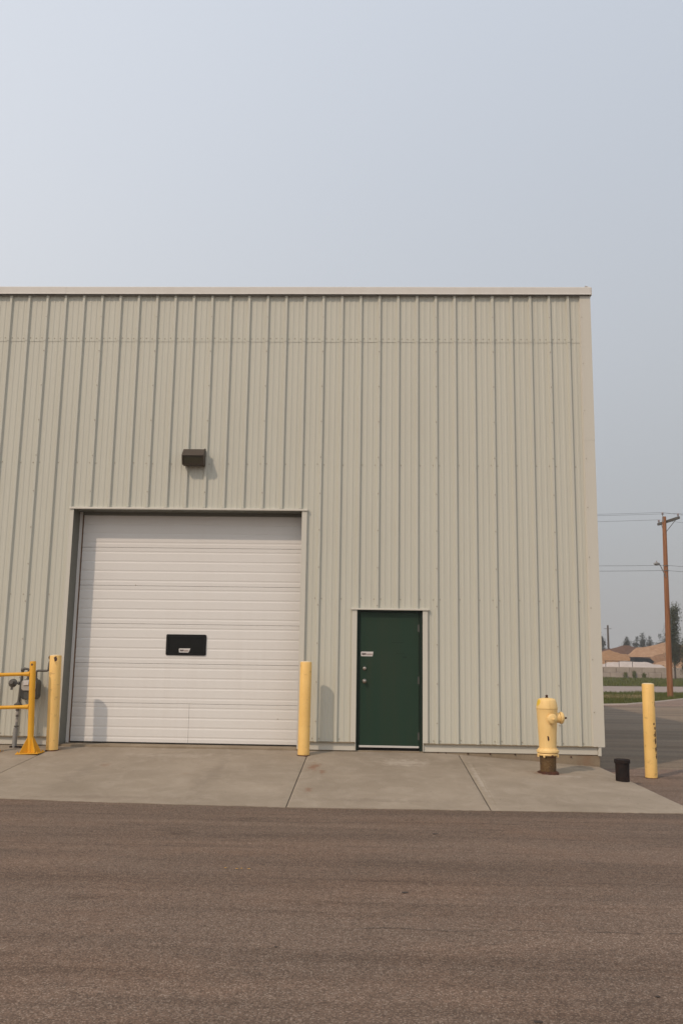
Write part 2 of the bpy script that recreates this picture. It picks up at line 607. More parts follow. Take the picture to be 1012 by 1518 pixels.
# pale kerb edge in front of the grass
kb = MB()
kp = [(-30, 17.6), (10, 19.7), (15.06, 21.9), (16.2, 22.5), (17.3, 23.95), (18.4, 25.45), (20.6, 28.8), (26, 36.5)]
for (x0, y0), (x1, y1) in zip(kp[:-1], kp[1:]):
    kb.add([(x0, y0-.25, ZR-.01), (x1, y1-.25, ZR-.01), (x1, y1-.2, ZR+.03), (x0, y0-.2, ZR+.03), (x1, y1+.05, ZR+.03), (x0, y0+.05, ZR+.03)],
           [(0, 1, 2, 3), (3, 2, 4, 5)])
tag(kb.build('kerb', M['block'], None, 0), kind='structure')
sheet('verge', [(-30, 17.55), (10, 19.65), (15.06, 21.85), (16.2, 22.45), (17.3, 23.9), (18.4, 25.4), (20.6, 28.75), (26, 36.4), (26, 38.2), (18.97, 36.7), (-40, 23.5)], -.40, M['turf'])
sheet('road', [(-40, 23.5), (18.97, 36.69), (23.77, 37.77), (120, 59.5), (120, 74), (29.1, 53.1), (22.8, 51.3), (-40, 37)], -.43, M['far_road'])
sheet('far_verge', [(-40, 37), (22.8, 51.3), (29.1, 53.1), (120, 74), (120, 92), (20, 84.5), (-40, 78)], -.42, M['turf'])

# concrete apron, four cast slabs between joints
apron = tag(empty('apron', (0, 0, ZR)), kind='structure')


def edge_y(x):
    k = [(-6, -3.0), (.4, -3.3), (1.75, -3.40), (3.4, -3.53), (5.1, -3.60), (7.3, -3.53), (9.6, -3.46)]
    for (a, ya), (b, yb) in zip(k[:-1], k[1:]):
        if x <= b:
            return ya + (yb-ya)*(x-a)/(b-a)
    return k[-1][1]


def slab_z(x, y):
    zw = -.137 if x < 7.1 else -.137 - .155*min(1, (x-7.1)/2.3)
    t = max(0, min(1, y/edge_y(x)))
    return zw + (-.373 - zw)*t


def slab(x0, x1, ybk, right=None, nx=90, ny=26):
    b = MB()
    top = []
    for j in range(ny+1):
        for i in range(nx+1):
            s = i/nx
            t = j/ny
            x = x0 + (x1-x0)*s
            if right:
                xr = right[0] + (right[1]-right[0])*t + .012*noise.noise(Vector((0, t*14, 5)))
                x = x0 + (xr-x0)*s
            y = ybk + (edge_y(x) + .026*noise.noise(Vector((x*2.5, 0, 2))) + .020*noise.noise(Vector((x*15, 0, 6))) - ybk)*t
            z = slab_z(x, y) + .0035*noise.noise(Vector((x*.9, y*.9, 0)))
            if i in (0, nx) or j == ny:
                z -= .006 + .003*noise.noise(Vector((x*9, y*9, 0)))
            top.append((x, y, z))
    W = nx+1
    fs = [(j*W+i, (j+1)*W+i, (j+1)*W+i+1, j*W+i+1) for j in range(ny) for i in range(nx)]
    ring = [i for i in range(W)] + [j*W+nx for j in range(1, ny+1)] + [ny*W+i for i in range(nx-1, -1, -1)] + [j*W for j in range(ny-1, 0, -1)]
    n = len(top)
    low = [(top[i][0], top[i][1], -.50) for i in ring]
    fs += [(ring[k], ring[(k+1) % len(ring)], n+(k+1) % len(ring), n+k) for k in range(len(ring))]
    b.add(top + low, fs)
    o = b.build('slab', M['slab'], apron, 40)
    o.location = (0, 0, -ZR)
    return o


slab(-6, 1.210, -.004)
slab(1.222, 5.058, -.004)
slab(5.070, 7.305, -.004)
slab(7.318, 9.45, -.004, right=(9.40, 9.60))
jf = MB()
jf.box(1.2, 1.232, -3.42, -.01, -.45, -.40)
for xj, w_ in ((1.216, .006), (5.064, .006), (7.3115, .0065)):
    ye = edge_y(xj) + .02
    jf.add([(xj-w_, -.006, slab_z(xj, 0)-.018), (xj+w_, -.006, slab_z(xj, 0)-.018), (xj+w_, ye, slab_z(xj, ye)-.018), (xj-w_, ye, slab_z(xj, ye)-.018)], [(0, 3, 2, 1)])
o = jf.build('joint_filler', M['gap'], apron, 0)
o.location = (0, 0, -ZR)
# tooled crack line beside the third joint
ck = MB()
for (x0, y0, x1, y1) in ((7.43, -.75, 7.40, -3.3),):
    n = 24
    pl = []
    for i in range(n+1):
        t = i/n
        x = x0+(x1-x0)*t + .012*noise.noise(Vector((t*9, 3, 0)))
        y = y0+(y1-y0)*t
        pl.append((x, y))
    for (xa, ya), (xb, yb) in zip(pl[:-1], pl[1:]):
        ck.add([(xa-.0025, ya, slab_z(xa, ya)+.0045), (xa+.0025, ya, slab_z(xa, ya)+.0045), (xb+.0025, yb, slab_z(xb, yb)+.0045), (xb-.0025, yb, slab_z(xb, yb)+.0045)], [(0, 1, 2, 3)])
o = ck.build('crack', M['foundation'], apron, 0)
o.location = (0, 0, -ZR)

# small marks on the yard: yellow paint flecks, dark tar crack, oil drips
fleck_m = material('yellow_road_paint', (.55, .30, .03), .7)
tar_m = material('tar', (.042, .029, .021), .8)
random.seed(5)
for i, x in enumerate((4.86, 4.95, 4.985, 5.045)):
    b = MB()
    y = -6.45 + random.uniform(-.02, .02)
    pts = [(x + (.008+.006*random.random())*math.cos(a)*(1.2 if i % 2 else .8), y + .012*math.sin(a)*random.uniform(.6, 1)) for a in [k*math.pi/4 for k in range(8)]]
    b.add([(px, py, .0045) for px, py in pts], [tuple(range(8))])
    o = b.build('paint_fleck', fleck_m, yard, 0)
    o.location.z = ZR
cr = MB()
pl = []
for i in range(60):
    t = i/59
    pl.append((5.9 + 3.2*t, -7.92 + .10*t + .05*noise.noise(Vector((t*8, 1, 0)))+.012*noise.noise(Vector((t*60, 1, 0)))))
for i, ((xa, ya), (xb, yb)) in enumerate(zip(pl[:-1], pl[1:])):
    if noise.noise(Vector((i*.23, 7, 0))) < -.12:
        continue
    ww = .0022+.003*abs(noise.noise(Vector((i*.5, 0, 9))))
    cr.add([(xa, ya-ww, .0045), (xb, yb-ww, .0045), (xb, yb+ww, .0045), (xa, ya+ww, .0045)], [(0, 1, 2, 3)])
o = cr.build('crack', tar_m, yard, 0)
o.location.z = ZR
cr = MB()
pl = [(10.16 + 1.6*k/30, -.50 + .02*k/30 + .03*noise.noise(Vector((k*.35, 4, 0)))) for k in range(31)]
for k, ((xa, ya), (xb, yb)) in enumerate(zip(pl[:-1], pl[1:])):
    ww = .004+.006*abs(noise.noise(Vector((k*.6, 0, 9))))
    cr.add([(xa, ya-ww, .0045), (xb, yb-ww, .0045), (xb, yb+ww, .0045), (xa, ya+ww, .0045)], [(0, 1, 2, 3)])
o = cr.build('crack', tar_m, yard, 0)
o.location.z = ZR
for (x, y, r) in ((6.23, -7.05, .035), (6.75, -9.25, .03), (8.4, -7.0, .022), (2.9, -6.6, .02), (7.4, -8.9, .018), (5.45, -8.3, .015), (9.0, -5.5, .03), (6.6, -4.9, .045)):
    b = MB()
    r *= .6
    b.add([(x + r*1.6*math.cos(a)*random.uniform(.6, 1), y + r*math.sin(a)*random.uniform(.6, 1), .0045) for a in [k*math.pi/5 for k in range(10)]], [tuple(range(10))])
    o = b.build('oil_spot', tar_m, yard, 0)
    o.location.z = ZR
# loose grit
gb = MB()
random.seed(8)
for i in range(900):
    if i < 520:
        x = random.uniform(-.5, 11)
        y = edge_y(x) - abs(random.gauss(0, .10)) - .005
    elif i < 700:
        x, y = random.uniform(9.66, 10.9), random.uniform(-3.4, .3)
    else:
        x, y = random.uniform(1, 10.5), random.uniform(-10, -3.6)
    r = random.uniform(.003, .010)
    a = random.random()*6
    gb.add([(x+r*math.cos(a+k*2.09), y+r*math.sin(a+k*2.09), ZR-.001) for k in range(3)] + [(x, y, ZR+r*.8)], [(0, 1, 3), (1, 2, 3), (2, 0, 3)])
tag(gb.build('grit', M['asphalt_worn'], None, 0), 'loose gravel grit scattered along the edge of the asphalt', 'gravel', kind='stuff')

# ------------------------------------------------------------------ the building
bld = tag(empty('metal_building', (2, 0, -.14)), 'beige ribbed metal warehouse with white overhead door and green door', 'building')
BO = Vector((2, 0, -.14))


def bpart(mb, name, m, smooth=35, bevel=0, parent=None):
    o = mb.build(name, m, parent or bld, smooth, bevel)
    if parent is None:
        o.location = -BO
    return o


P = .3048
GX0, GX1, GZ = 1.26, 4.885, 3.53                 # overhead door opening
DX0, DX1, DZ = 5.765, 6.775, 1.995               # personnel door opening
XC = 9.40                                       # panels run to the corner


def profile(x0, x1):
    """(x, depth) of the ribbed sheet between x0 and x1"""
    pts = []
    i0 = int(math.floor(x0/P))-1
    for i in range(i0, int(x1/P)+2):
        c = i*P - .022
        pts += [(c-.037, 0), (c-.0165, -.037), (c+.0165, -.037), (c+.034, 0)]
        for q in (.107, .198):
            pts += [(c+q-.022, 0), (c+q-.012, -.0048), (c+q+.012, -.0048), (c+q+.022, 0)]
    def yat(x):
        for (a, ya), (b, yb) in zip(pts[:-1], pts[1:]):
            if a <= x <= b:
                return ya + (yb-ya)*(x-a)/(b-a)
        return 0
    mid_ = [p for p in pts if x0+1e-4 < p[0] < x1-1e-4]
    return [(x0, yat(x0))] + mid_ + [(x1, yat(x1))]


def panel(x0, x1, zlo, zhi, dy=0, openings=()):
    b = MB()
    cuts = [x0] + sorted(c for o_ in openings for c in o_[:2] if x0 < c < x1) + [x1]
    for a, c in zip(cuts[:-1], cuts[1:]):
        z0 = zlo
        for (ox0, ox1, oz) in openings:
            if ox0 - 1e-6 <= a and c <= ox1 + 1e-6:
                z0 = oz
        pr = profile(a, c)
        nz = 1 if zhi-z0 < 1 else 6
        vs_ = []
        for k in range(nz+1):
            z = z0 + (zhi-z0)*k/nz
            for (x, y) in pr:
                w_ = .0012*noise.noise(Vector((x*1.4, z*.9, 3)))
                vs_.append((x, y+dy+w_, z))
        n = len(pr)
        b.add(vs_, [(k*n+i, k*n+i+1, (k+1)*n+i+1, (k+1)*n+i) for k in range(nz) for i in range(n-1)])
    return b


OPEN = [(GX0-.05, GX1+.05, GZ+.03), (DX0-.035, DX1+.035, DZ+.02)]
seams = [P*i - .022 + .03 for i in range(-19, 30, 3)] + [XC]
for a, c in zip(seams[:-1], seams[1:]):
    bpart(panel(a-.0, c+.0, 0, 6.34, 0, OPEN), 'wall_panel', M['siding'], 25)
    bpart(panel(a-.0, c+.0, 6.318, 7.15, -.0052), 'wall_panel', M['siding'], 25)
# side wall (right): same sheets turned round the corner
side_lo = panel(0, .9144, 0, 7.15).mesh('wall_panel', M['siding'], 25)
for i in range(16):
    o = bpy.data.objects.new('wall_panel', side_lo)
    COL.objects.link(o)
    o.parent = bld
    o.rotation_euler = (0, 0, math.pi/2)
    o.location = Vector((9.445, .10+.9144*i, 0)) - BO
# insulated wall core behind the sheets, framing the openings
c = MB()
yb, yf = .60, .038
c.box(-6, GX0-.012, yf, yb, -.118, 7.05)
c.box(GX1+.012, DX0-.01, yf, yb, -.118, 7.05)
c.box(DX1+.01, 9.40, yf, yb, -.118, 7.05)
c.box(GX0-.012, GX1+.012, yf, yb, GZ+.012, 7.05)
c.box(DX0-.01, DX1+.01, yf, yb, DZ+.008, 7.05)
bpart(c, 'wall_core', M['trim'], 0)
c = MB()
c.box(-6, 9.40, .62, 14.72, -.118, 7.04)
bpart(c, 'inner_shell', M['gap'], 0)
c = MB()
c.prism([(-.05, 7.10), (.4, 7.10), (14.9, 7.35), (14.9, 7.42), (.4, 7.17), (-.05, 7.17)], -6.05, 9.46)
bpart(c, 'roof', M['galv'], 0)
# foundation
c = MB()
c.box(-6, 9.41, .006, 14.7, -.60, -.121)
c.box(GX0+.004, GX1-.004, -.002, .30, -.5, -.1085)
bpart(c, 'foundation', M['foundation'], 0, .006)
# anchors left in the foundation
for x in (7.0, 7.12, 7.45, 7.78, 8.15, 8.98):
    c = MB()
    zz = -.135 if x < 8.5 else -.155
    c.lathe([(.011, 0), (.011, .02), (.006, .026)], (x, .006, zz), 8, Matrix.Rotation(R(90), 3, 'X'))
    bpart(c, 'anchor_bolt', M['rust'], 30)
# base trim runs, interrupted by the doors
for (x0, x1) in ((-6, GX0-.012), (GX1+.012, DX0-.0095), (DX1+.0095, 9.375)):
    c = MB()
    c.prism([(-.009, -.118), (-.005, -.122), (.004, -.122), (.004, -.008), (-.009, -.011)], x0, x1)
    bpart(c, 'base_trim', M['trim'], 0, .0015)
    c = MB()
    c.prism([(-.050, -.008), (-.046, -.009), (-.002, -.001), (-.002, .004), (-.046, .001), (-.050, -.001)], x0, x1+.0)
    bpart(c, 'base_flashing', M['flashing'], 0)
c = MB()
c.box(9.378, 9.425, -.032, .15, -.135, -.006)
bpart(c, 'base_trim_end', M['trim'], 0, .003)
# corner trim in two lengths
for (z0, z1, d) in ((-.004, 4.72, 0), (4.70, 7.12, .0025)):
    c = MB()
    out_ = [(9.295, -.002), (9.312, -.038-d), (9.478+d, -.038-d), (9.478+d, .148), (9.446, .163), (9.444, .150), (9.460, .143), (9.460, -.022), (9.318, -.022), (9.303, .0)]
    c.prism(out_, z0, z1, 'z')
    bpart(c, 'corner_trim', M['trim'], 0)
# roof cap in ten-foot lengths
caps = [-5.2, -2.15, .90, 3.95, 7.00, 9.484]
for i, (a, b_) in enumerate(zip(caps[:-1], caps[1:])):
    c = MB()
    d = .003*(i % 2)
    c.prism([(-.066-d, 7.118), (-.086-d, 7.110), (-.086-d, 7.125), (-.080-d, 7.131), (-.080-d, 7.233), (-.072-d, 7.243), (.45, 7.262), (.45, 7.20), (-.064, 7.20)], a-.03, b_)
    bpart(c, 'roof_cap', M['cap'], 0)
c = MB()
c.prism([(9.488, 7.112), (9.502, 7.112), (9.502, 7.236), (9.40, 7.268), (9.40, 7.264), (9.488, 7.232)], -.07, 14.8, 'y')
bpart(c, 'side_cap', M['cap'], 0)

# screws: girt rows, lap row, stitch screws on the seams
s = MB()


def screw(x, y, z, r=.0076):
    s.lathe([(r*1.3, 0), (r*1.3, .002), (r, .0025), (r, .007)], (x, y, z), 6, Matrix.Rotation(R(90), 3, 'X'))


def open_at(x, z):
    for (a, b_, oz) in OPEN:
        if a-.02 < x < b_+.02 and z < oz+.02:
            return True
    return False


random.seed(2)
for i in range(-8, 31):
    xc_ = P*i - .022
    for z in (.045, 2.16, 4.28):
        for q in ((.052,) if i % 3 != 2 else (-.052, .052)):
            if xc_+q < 9.27 and not open_at(xc_+q, z):
                screw(xc_+q, -.001, z + random.uniform(-.008, .008))
    for q in (.055, .15, .245):
        if xc_+q < 9.27:
            screw(xc_+q, -.005, 6.375+random.uniform(-.006, .006))
    if i % 3 == 2:
        for k in range(12):
            z = .3+k*.585
            if not open_at(xc_, z):
                screw(xc_, -.0385, z)
for k in range(9):
    screw(9.335, -.038, .5+k*.78)
o = tag(bpart(s, 'fasteners', M['screw'], 30), kind='stuff')

# --- overhead door opening: trims and lining
c = MB()
c.prism([(-.050, GZ-.008), (-.060, GZ-.010), (-.062, GZ+.008), (-.058, GZ+.022), (.03, GZ+.026), (.03, GZ+.002), (-.050, GZ+.002)], GX0-.066, GX1+.090)
bpart(c, 'door_header_flashing', M['trim'], 0)
c = MB()
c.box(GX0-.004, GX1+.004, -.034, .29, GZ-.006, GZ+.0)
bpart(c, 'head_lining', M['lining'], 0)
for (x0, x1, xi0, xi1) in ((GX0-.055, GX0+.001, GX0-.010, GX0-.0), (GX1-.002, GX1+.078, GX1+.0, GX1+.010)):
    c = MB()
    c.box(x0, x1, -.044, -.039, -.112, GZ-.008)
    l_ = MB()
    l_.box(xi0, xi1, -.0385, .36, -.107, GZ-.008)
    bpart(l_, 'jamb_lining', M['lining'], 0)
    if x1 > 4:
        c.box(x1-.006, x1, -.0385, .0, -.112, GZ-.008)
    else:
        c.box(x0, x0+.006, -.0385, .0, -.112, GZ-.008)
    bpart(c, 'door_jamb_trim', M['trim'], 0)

# --- overhead door
YD = .30
od = empty('overhead_door', Vector((GX0, YD, -.1)) - BO)
od.parent = bld
OD = Vector((GX0, YD, -.1))


def dpart(mb, name, m, smooth=35, bevel=0):
    o_ = mb.build(name, m, od, smooth, bevel)
    o_.location = -OD
    return o_


DL, DR = GX0+.062, GX1-.012
zs = [-.090, .505, 1.117, 1.735, 2.340, 2.953, 3.56]


def section(x0, x1, z0, z1, first=False, last=False):
    h = z1-z0
    # profile from bottom: tongue, shallow pads and grooves
    pr = [(.030, z0+.0015), (.004, z0+.0015), (.0, z0+.006)]
    for f0 in (.135, .385, .635, .888):
        zc = z0+h*f0
        pr += [(.0, zc-.026), (.0036, zc-.010), (.0036, zc+.001), (.0, zc+.017)]
    pr += [(.0, z1-.006), (.004, z1-.002), (.030, z1-.002)]
    b = MB()
    nx = 10
    vs_ = []
    for k in range(nx+1):
        x = x0+(x1-x0)*k/nx
        for (y, z) in pr:
            vs_.append((x, YD+y+.0022*noise.noise(Vector((x*1.3, z*1.5, 8))), z))
    n = len(pr)
    b.add(vs_, [(k*n+i, (k+1)*n+i, (k+1)*n+i+1, k*n+i+1) for k in range(nx) for i in range(n-1)])
    return b


for a, b_ in zip(zs[:-1], zs[1:]):
    if a < 0:
        dpart(section(DL, 3.163, a, b_), 'door_section', M['door_white'], 5)
        dpart(section(3.166, DR, a, b_), 'door_section', M['door_white'], 5)
    else:
        dpart(section(DL, DR, a, b_), 'door_section', M['door_white'], 5)
c = MB()
c.box(DL-.02, DR+.01, YD+.034, YD+.06, -.10, GZ)
dpart(c, 'door_backing', M['gap'], 0)
c = MB()
c.box(DL, DR, YD-.004, YD+.03, -.112, -.091)
dpart(c, 'bottom_seal', M['gap'], 0)
for (x0, x1) in ((GX0+.002, GX0+.046),):
    c = MB()
    c.box(x0, x1, YD-.035, YD-.005, -.105, GZ-.008)
    dpart(c, 'side_stop', M['door_white'], 0, .002)
    c = MB()
    c.box(x1+.001, x1+.014, YD-.02, YD-.002, -.105, GZ-.008)
    dpart(c, 'side_seal', M['seal'], 0)
c = MB()
c.box(GX1-.016, GX1-.003, YD-.02, YD-.002, -.105, GZ-.008)
dpart(c, 'side_seal', M['seal'], 0)
c = MB()
c.box(GX0+.05, GX1-.02, YD-.028, YD-.003, GZ-.055, GZ-.007)
dpart(c, 'head_seal', M['lining'], 0)
# view window: rounded frame, inset pane, sticker
wx0, wx1, wz0, wz1 = 2.757, 3.392, 1.254, 1.580


def rrect(x0, x1, z0, z1, r, n=5):
    p = []
    for (cx, cz, a0) in ((x1-r, z1-r, 0), (x0+r, z1-r, 90), (x0+r, z0+r, 180), (x1-r, z0+r, 270)):
        for k in range(n+1):
            a = R(a0+90*k/n)
            p.append((cx+r*math.cos(a), cz+r*math.sin(a)))
    return p


def ring(oin, oout, ya, yb_):
    n = len(oin)
    b = MB()
    b.add([(x, ya, z) for x, z in oout] + [(x, ya, z) for x, z in oin] + [(x, yb_, z) for x, z in oout] + [(x, yb_, z) for x, z in oin],
          [(i, n+i, n+(i+1) % n, (i+1) % n) for i in range(n)] + [(i, (i+1) % n, 2*n+(i+1) % n, 2*n+i) for i in range(n)] +
          [(n+i, 3*n+i, 3*n+(i+1) % n, n+(i+1) % n) for i in range(n)])
    return b


dpart(ring(rrect(wx0+.04, wx1-.04, wz0+.04, wz1-.04, .012), rrect(wx0, wx1, wz0, wz1, .022), YD-.014, YD+.004), 'window_frame', M['black'], 30)
c = MB()
c.prism(rrect(wx0+.036, wx1-.036, wz0+.036, wz1-.036, .012), YD-.005, YD-.002, 'y')
dpart(c, 'window_pane', M['glass'], 30)


def sticker(x0, x1, z0, z1, y, slant):
    a = MB()
    a.add([(x0+.01, y, z1), (x0, y, z1-.012), (x0+.006, y, z0), (x1-slant, y, z0), (x1, y, z1)], [(0, 1, 2, 3, 4)])
    h = z1-z0
    w_ = x1-x0
    d = MB()
    # a dark printed word whose letters cannot be read
    x = x0+w_*.10
    for (lw, t, b_) in ((.085, .72, .26), (.09, .66, .24), (.08, .70, .26), (.05, .66, .28), (.03, .70, .26)):
        d.add([(x, y-.0006, z0+h*b_), (x+w_*lw*.86, y-.0006, z0+h*b_), (x+w_*lw*.86, y-.0006, z0+h*t), (x, y-.0006, z0+h*t)], [(0, 1, 2, 3)])
        x += w_*lw
    g_ = MB()
    g_.add([(x0+w_*.46, y-.0006, z0+h*.22), (x1-slant-.004, y-.0006, z0+h*.22), (x1-slant*.6-.006, y-.0006, z0+h*.6), (x0+w_*.46, y-.0006, z0+h*.6)], [(0, 1, 2, 3)])
    return a, d, g_


a, d, g_ = sticker(2.962, 3.146, 1.298, 1.362, YD-.0065, .03)
dpart(a, 'sticker', M['sticker'], 0)
dpart(d, 'sticker_print', M['ink'], 0)
dpart(g_, 'sticker_print', M['ink_grey'], 0)
# lift handle plate and lock spots on the door
for (x, z) in ((DL+.9, 2.35), (4.55, .30)):
    c = MB()
    c.lathe([(.008, 0), (.008, .004)], (x, YD-.001, z), 10, Matrix.Rotation(R(90), 3, 'X'))
    dpart(c, 'bolt', M['screw'], 30)

# --- personnel door
pd = empty('steel_door', Vector((DX0, .05, -.1)) - BO)
pd.parent = bld
PD = Vector((DX0, .05, -.1))


def ppart(mb, name, m, smooth=35, bevel=0):
    o_ = mb.build(name, m, pd, smooth, bevel)
    o_.location = -PD
    return o_


LX0, LX1, LZ0, LZ1 = 5.810, 6.722, -.076, 1.958
YL = .058
c = MB()
c.box(DX0, LX0-.004, .012, .14, -.13, DZ)
c.box(LX1+.004, DX1, .012, .14, -.13, DZ)
c.box(LX0-.004, LX1+.004, .012, .14, LZ1+.004, DZ)
ppart(c, 'door_frame', M['green_frame'], 0, .003)
c = MB()
c.box(LX0, LX1, YL-.02, YL+.025, LZ0, LZ1)
ppart(c, 'door_leaf', M['green'], 0, .002)
c = MB()
c.box(LX0-.004, LX1+.004, YL+.03, YL+.05, -.13, LZ1)
ppart(c, 'door_rebate', M['gap'], 0)
c = MB()
c.box(LX0+.004, LX1-.004, YL-.030, YL-.0205, LZ0+.001, LZ0+.031)
ppart(c, 'door_sweep', M['alu'], 0, .002)
c = MB()
c.box(LX0-.002, LX1+.002, -.004, .15, -.150, -.120)
ppart(c, 'threshold', M['foundation'], 0, .004)
for z in (1.72, .93, .10):
    c = MB()
    c.tube([(LX1+.002, YL-.030, z-.055), (LX1+.002, YL-.030, z+.055)], .009, 10)
    c.box(LX1-.022, LX1-.001, YL-.0235, YL-.0203, z-.055, z+.055)
    ppart(c, 'hinge', M['hinge'], 35)
Rx = Matrix.Rotation(R(90), 3, 'X')
c = MB()
c.lathe([(.030, 0), (.030, .010), (.026, .018), (.017, .020), (.016, .030), (.010, .032)], (5.888, YL-.02, 1.096), 24, Rx)
ppart(c, 'deadbolt', M['steel'], 30)
c = MB()
c.lathe([(.033, 0), (.033, .006), (.022, .014), (.013, .020), (.013, .036), (.022, .042), (.029, .054), (.029, .066), (.022, .076), (.008, .080)], (5.888, YL-.02, .905), 24, Rx)
ppart(c, 'door_knob', M['steel'], 30)
a, d, g_ = sticker(5.828, 6.022, 1.282, 1.352, YL-.0215, .012)
ppart(a, 'sticker', M['sticker'], 0)
ppart(d, 'sticker_print', M['ink'], 0)
ppart(g_, 'sticker_print', M['ink_grey'], 0)
# ghost of a removed notice: a faint raised glue edge
gx0, gx1, gz0, gz1 = 6.27, 6.50, 1.29, 1.50
for (x0, x1, za, zb_) in ((gx0+.03, gx1-.01, gz1-.006, gz1), (gx1-.03, gx1+.03, gz0-.02, gz0-.008), (gx0+.1, gx1, gz0+.034, gz0+.040)):
    c = MB()
    c.box(x0, x1, YL-.0212, YL-.0202, za, zb_)
    ppart(c, 'glue_residue', M['green_frame'], 0)
# trims round the personnel door
c = MB()
c.prism([(-.048, DZ-.006), (-.058, DZ-.008), (-.060, DZ+.008), (-.056, DZ+.018), (.012, DZ+.020), (.012, DZ+.002), (-.048, DZ+.002)], DX0-.09, DX1+.095)
bpart(c, 'door_header_flashing', M['trim'], 0)
for (x0, x1, xi0, xi1) in ((DX0-.075, DX0+.002, DX0-.008, DX0+.002), (DX1-.002, DX1+.075, DX1-.002, DX1+.008)):
    c = MB()
    c.box(x0, x1, -.040, -.034, .006, DZ-.007)
    c.box(xi0, xi1, -.0335, .0115, -.115, DZ-.007)
    if x1 > DX1:
        c.box(x1-.006, x1, -.0335, .0, .006, DZ-.007)
    else:
        c.box(x0, x0+.006, -.0335, .0, .006, DZ-.007)
    bpart(c, 'door_jamb_trim', M['trim'], 0)

# ------------------------------------------------------------------ wall light
wl = tag(empty('wall_light', (3.155, -.038, 4.352)), 'brown box wall light mounted above the overhead door', 'wall light')
c = MB()
hw = .172
c.prism([(-.0, -.125), (-.0, .135), (-.09, .135), (-.215, .012), (-.215, .0), (-.02, .0), (-.02, -.125)], -hw, hw)
c.prism([(-.0201, -.128), (-.0201, -.001), (-.206, -.001), (-.196, -.03), (-.138, -.128)], -hw, -hw+.028)
c.prism([(-.0201, -.128), (-.0201, -.001), (-.206, -.001), (-.196, -.03), (-.138, -.128)], hw-.028, hw)
c.prism([(-.0201, -.128), (-.0201, -.108), (-.149, -.108), (-.138, -.128)], -hw+.0281, hw-.0281)
c.build('housing', M['bronze'], wl, 0, .005)
c = MB()
c.prism([(-.022, -.107), (-.022, -.002), (-.197, -.002), (-.188, -.03), (-.144, -.107)], -hw+.029, hw-.029)
c.build('lens', M['lens'], wl, 0, .003)
c = MB()
c.box(hw-.012, hw+.012, -.10, -.07, .115, .141)
c.build('latch', M['bronze'], wl, 0, .002)


# ------------------------------------------------------------------ bollards
def bollard(x, y, zb, zt, label, spots, lean=(0, 0)):
    t = empty('bollard', (x, y, zb))
    tag(t, label, 'bollard', 'yellow pipe bollards')
    h = zt-zb
    m = yellow_paint('bollard_paint', YEL, YDEEP, RUST, spots, .5)
    scuffs(m, x)
    c = MB()
    r = .0865
    c.lathe([(r, -.05), (r, .1), (r, h*.5), (r, h-.012), (r-.004, h-.004)], (0, 0, 0), 40)
    c.build('post', m, t, 40)
    c = MB()
    c.lathe([(r-.005, h-.0045), (r-.008, h+.001), (r*.6, h+.008), (r*.2, h+.010)], (0, 0, 0), 40)
    c.build('concrete_fill', material('painted_fill', (.72, .56, .34), .7), t, 40)
    c = MB()
    c.lathe([(r+.012, -.03), (r+.010, .004), (r+.0005, .006)], (0, 0, 0), 32)
    c.build('base_seam', M['rust'], t, 40)
    t.rotation_euler = (lean[0], lean[1], 0)
    return t


bollard(5.012, -.38, slab_z(5.0, -.38), 1.185, 'plain pale yellow bollard beside the overhead door on the slab joint', [], (0, R(.4)))
bollard(1.278, -.35, slab_z(1.27, -.35), 1.225, 'pale yellow bollard with a rusty hole near its top beside the gas meter', [(.030, -.08, 1.325, .030, .8)], (0, R(-1.6)))
bollard(10.03, -.40, ZR, .945, 'yellow bollard with rust scrapes standing on asphalt past the building corner',
        [(.058, -.064, .62, .028, .8), (.060, -.062, .70, .018, 1), (.040, -.077, .76, .012, .6), (.062, -.060, .52, .020, .5), (.064, -.058, .40, .022, .5), (.066, -.056, .31, .018, .5), (.070, -.050, 1.04, .012, .4)], (0, R(.2)))

# ------------------------------------------------------------------ pipe guard rail
gr = tag(empty('guard_rail', (1.06, -.63, slab_z(1.06, -.63))), 'orange yellow pipe guard rail with two bars in front of the gas meter', 'guard rail')
for px in (0., -.585):
    c = MB()
    c.lathe([(.044, .0), (.044, .7), (.044, 1.305), (.040, 1.314), (.02, 1.318)], (px, 0, 0), 28)
    post = c.build('post', M['rail'], gr, 40)
    c = MB()
    c.box(px-.165, px+.165, -.14, .14, -.002, .012)
    c.build('base_plate', M['rail'], gr, 0, .002)
    for k in range(4):
        a = k*math.pi/2 + math.pi/4
        c = MB()
        c.prism([(.0425, .0125), (.155, .0125), (.155, .03), (.0425, .235)], -.006, .006, 'y')
        o = c.build('gusset', M['rail'], gr, 0, .002)
        o.location = (px, 0, 0)
        o.rotation_euler = (0, 0, a)
    for (bx, by) in ((-.14, -.115), (.14, -.115), (.14, .115), (-.14, .115)):
        c = MB()
        c.lathe([(.014, .012), (.014, .024), (.008, .025), (.008, .035)], (px+bx, by, 0), 6)
        c.build('anchor_bolt', M['rail'], gr, 30)
for z in (1.133, .660):
    c = MB()
    c.tube([(-.04, 0, z), (-.052, 0, z), (-.09, 0, z), (-.15, 0, z), (-.44, 0, z), (-.50, 0, z), (-.535, 0, z), (-.545, 0, z)], [.036, .036, .032, .026, .026, .032, .036, .036], 20)
    c.build('rail', M['rail'], gr, 40)

gr.rotation_euler = (0, R(-2.4), 0)
# ------------------------------------------------------------------ gas meter
gm = tag(empty('gas_meter', (.61, -.19, slab_z(.5, -.19))), 'grey gas meter with pipes and regulator behind the guard rail', 'gas meter')
z0 = gm.location.z


def q(x, z, y=0):
    return (x-.50, y, z-z0)


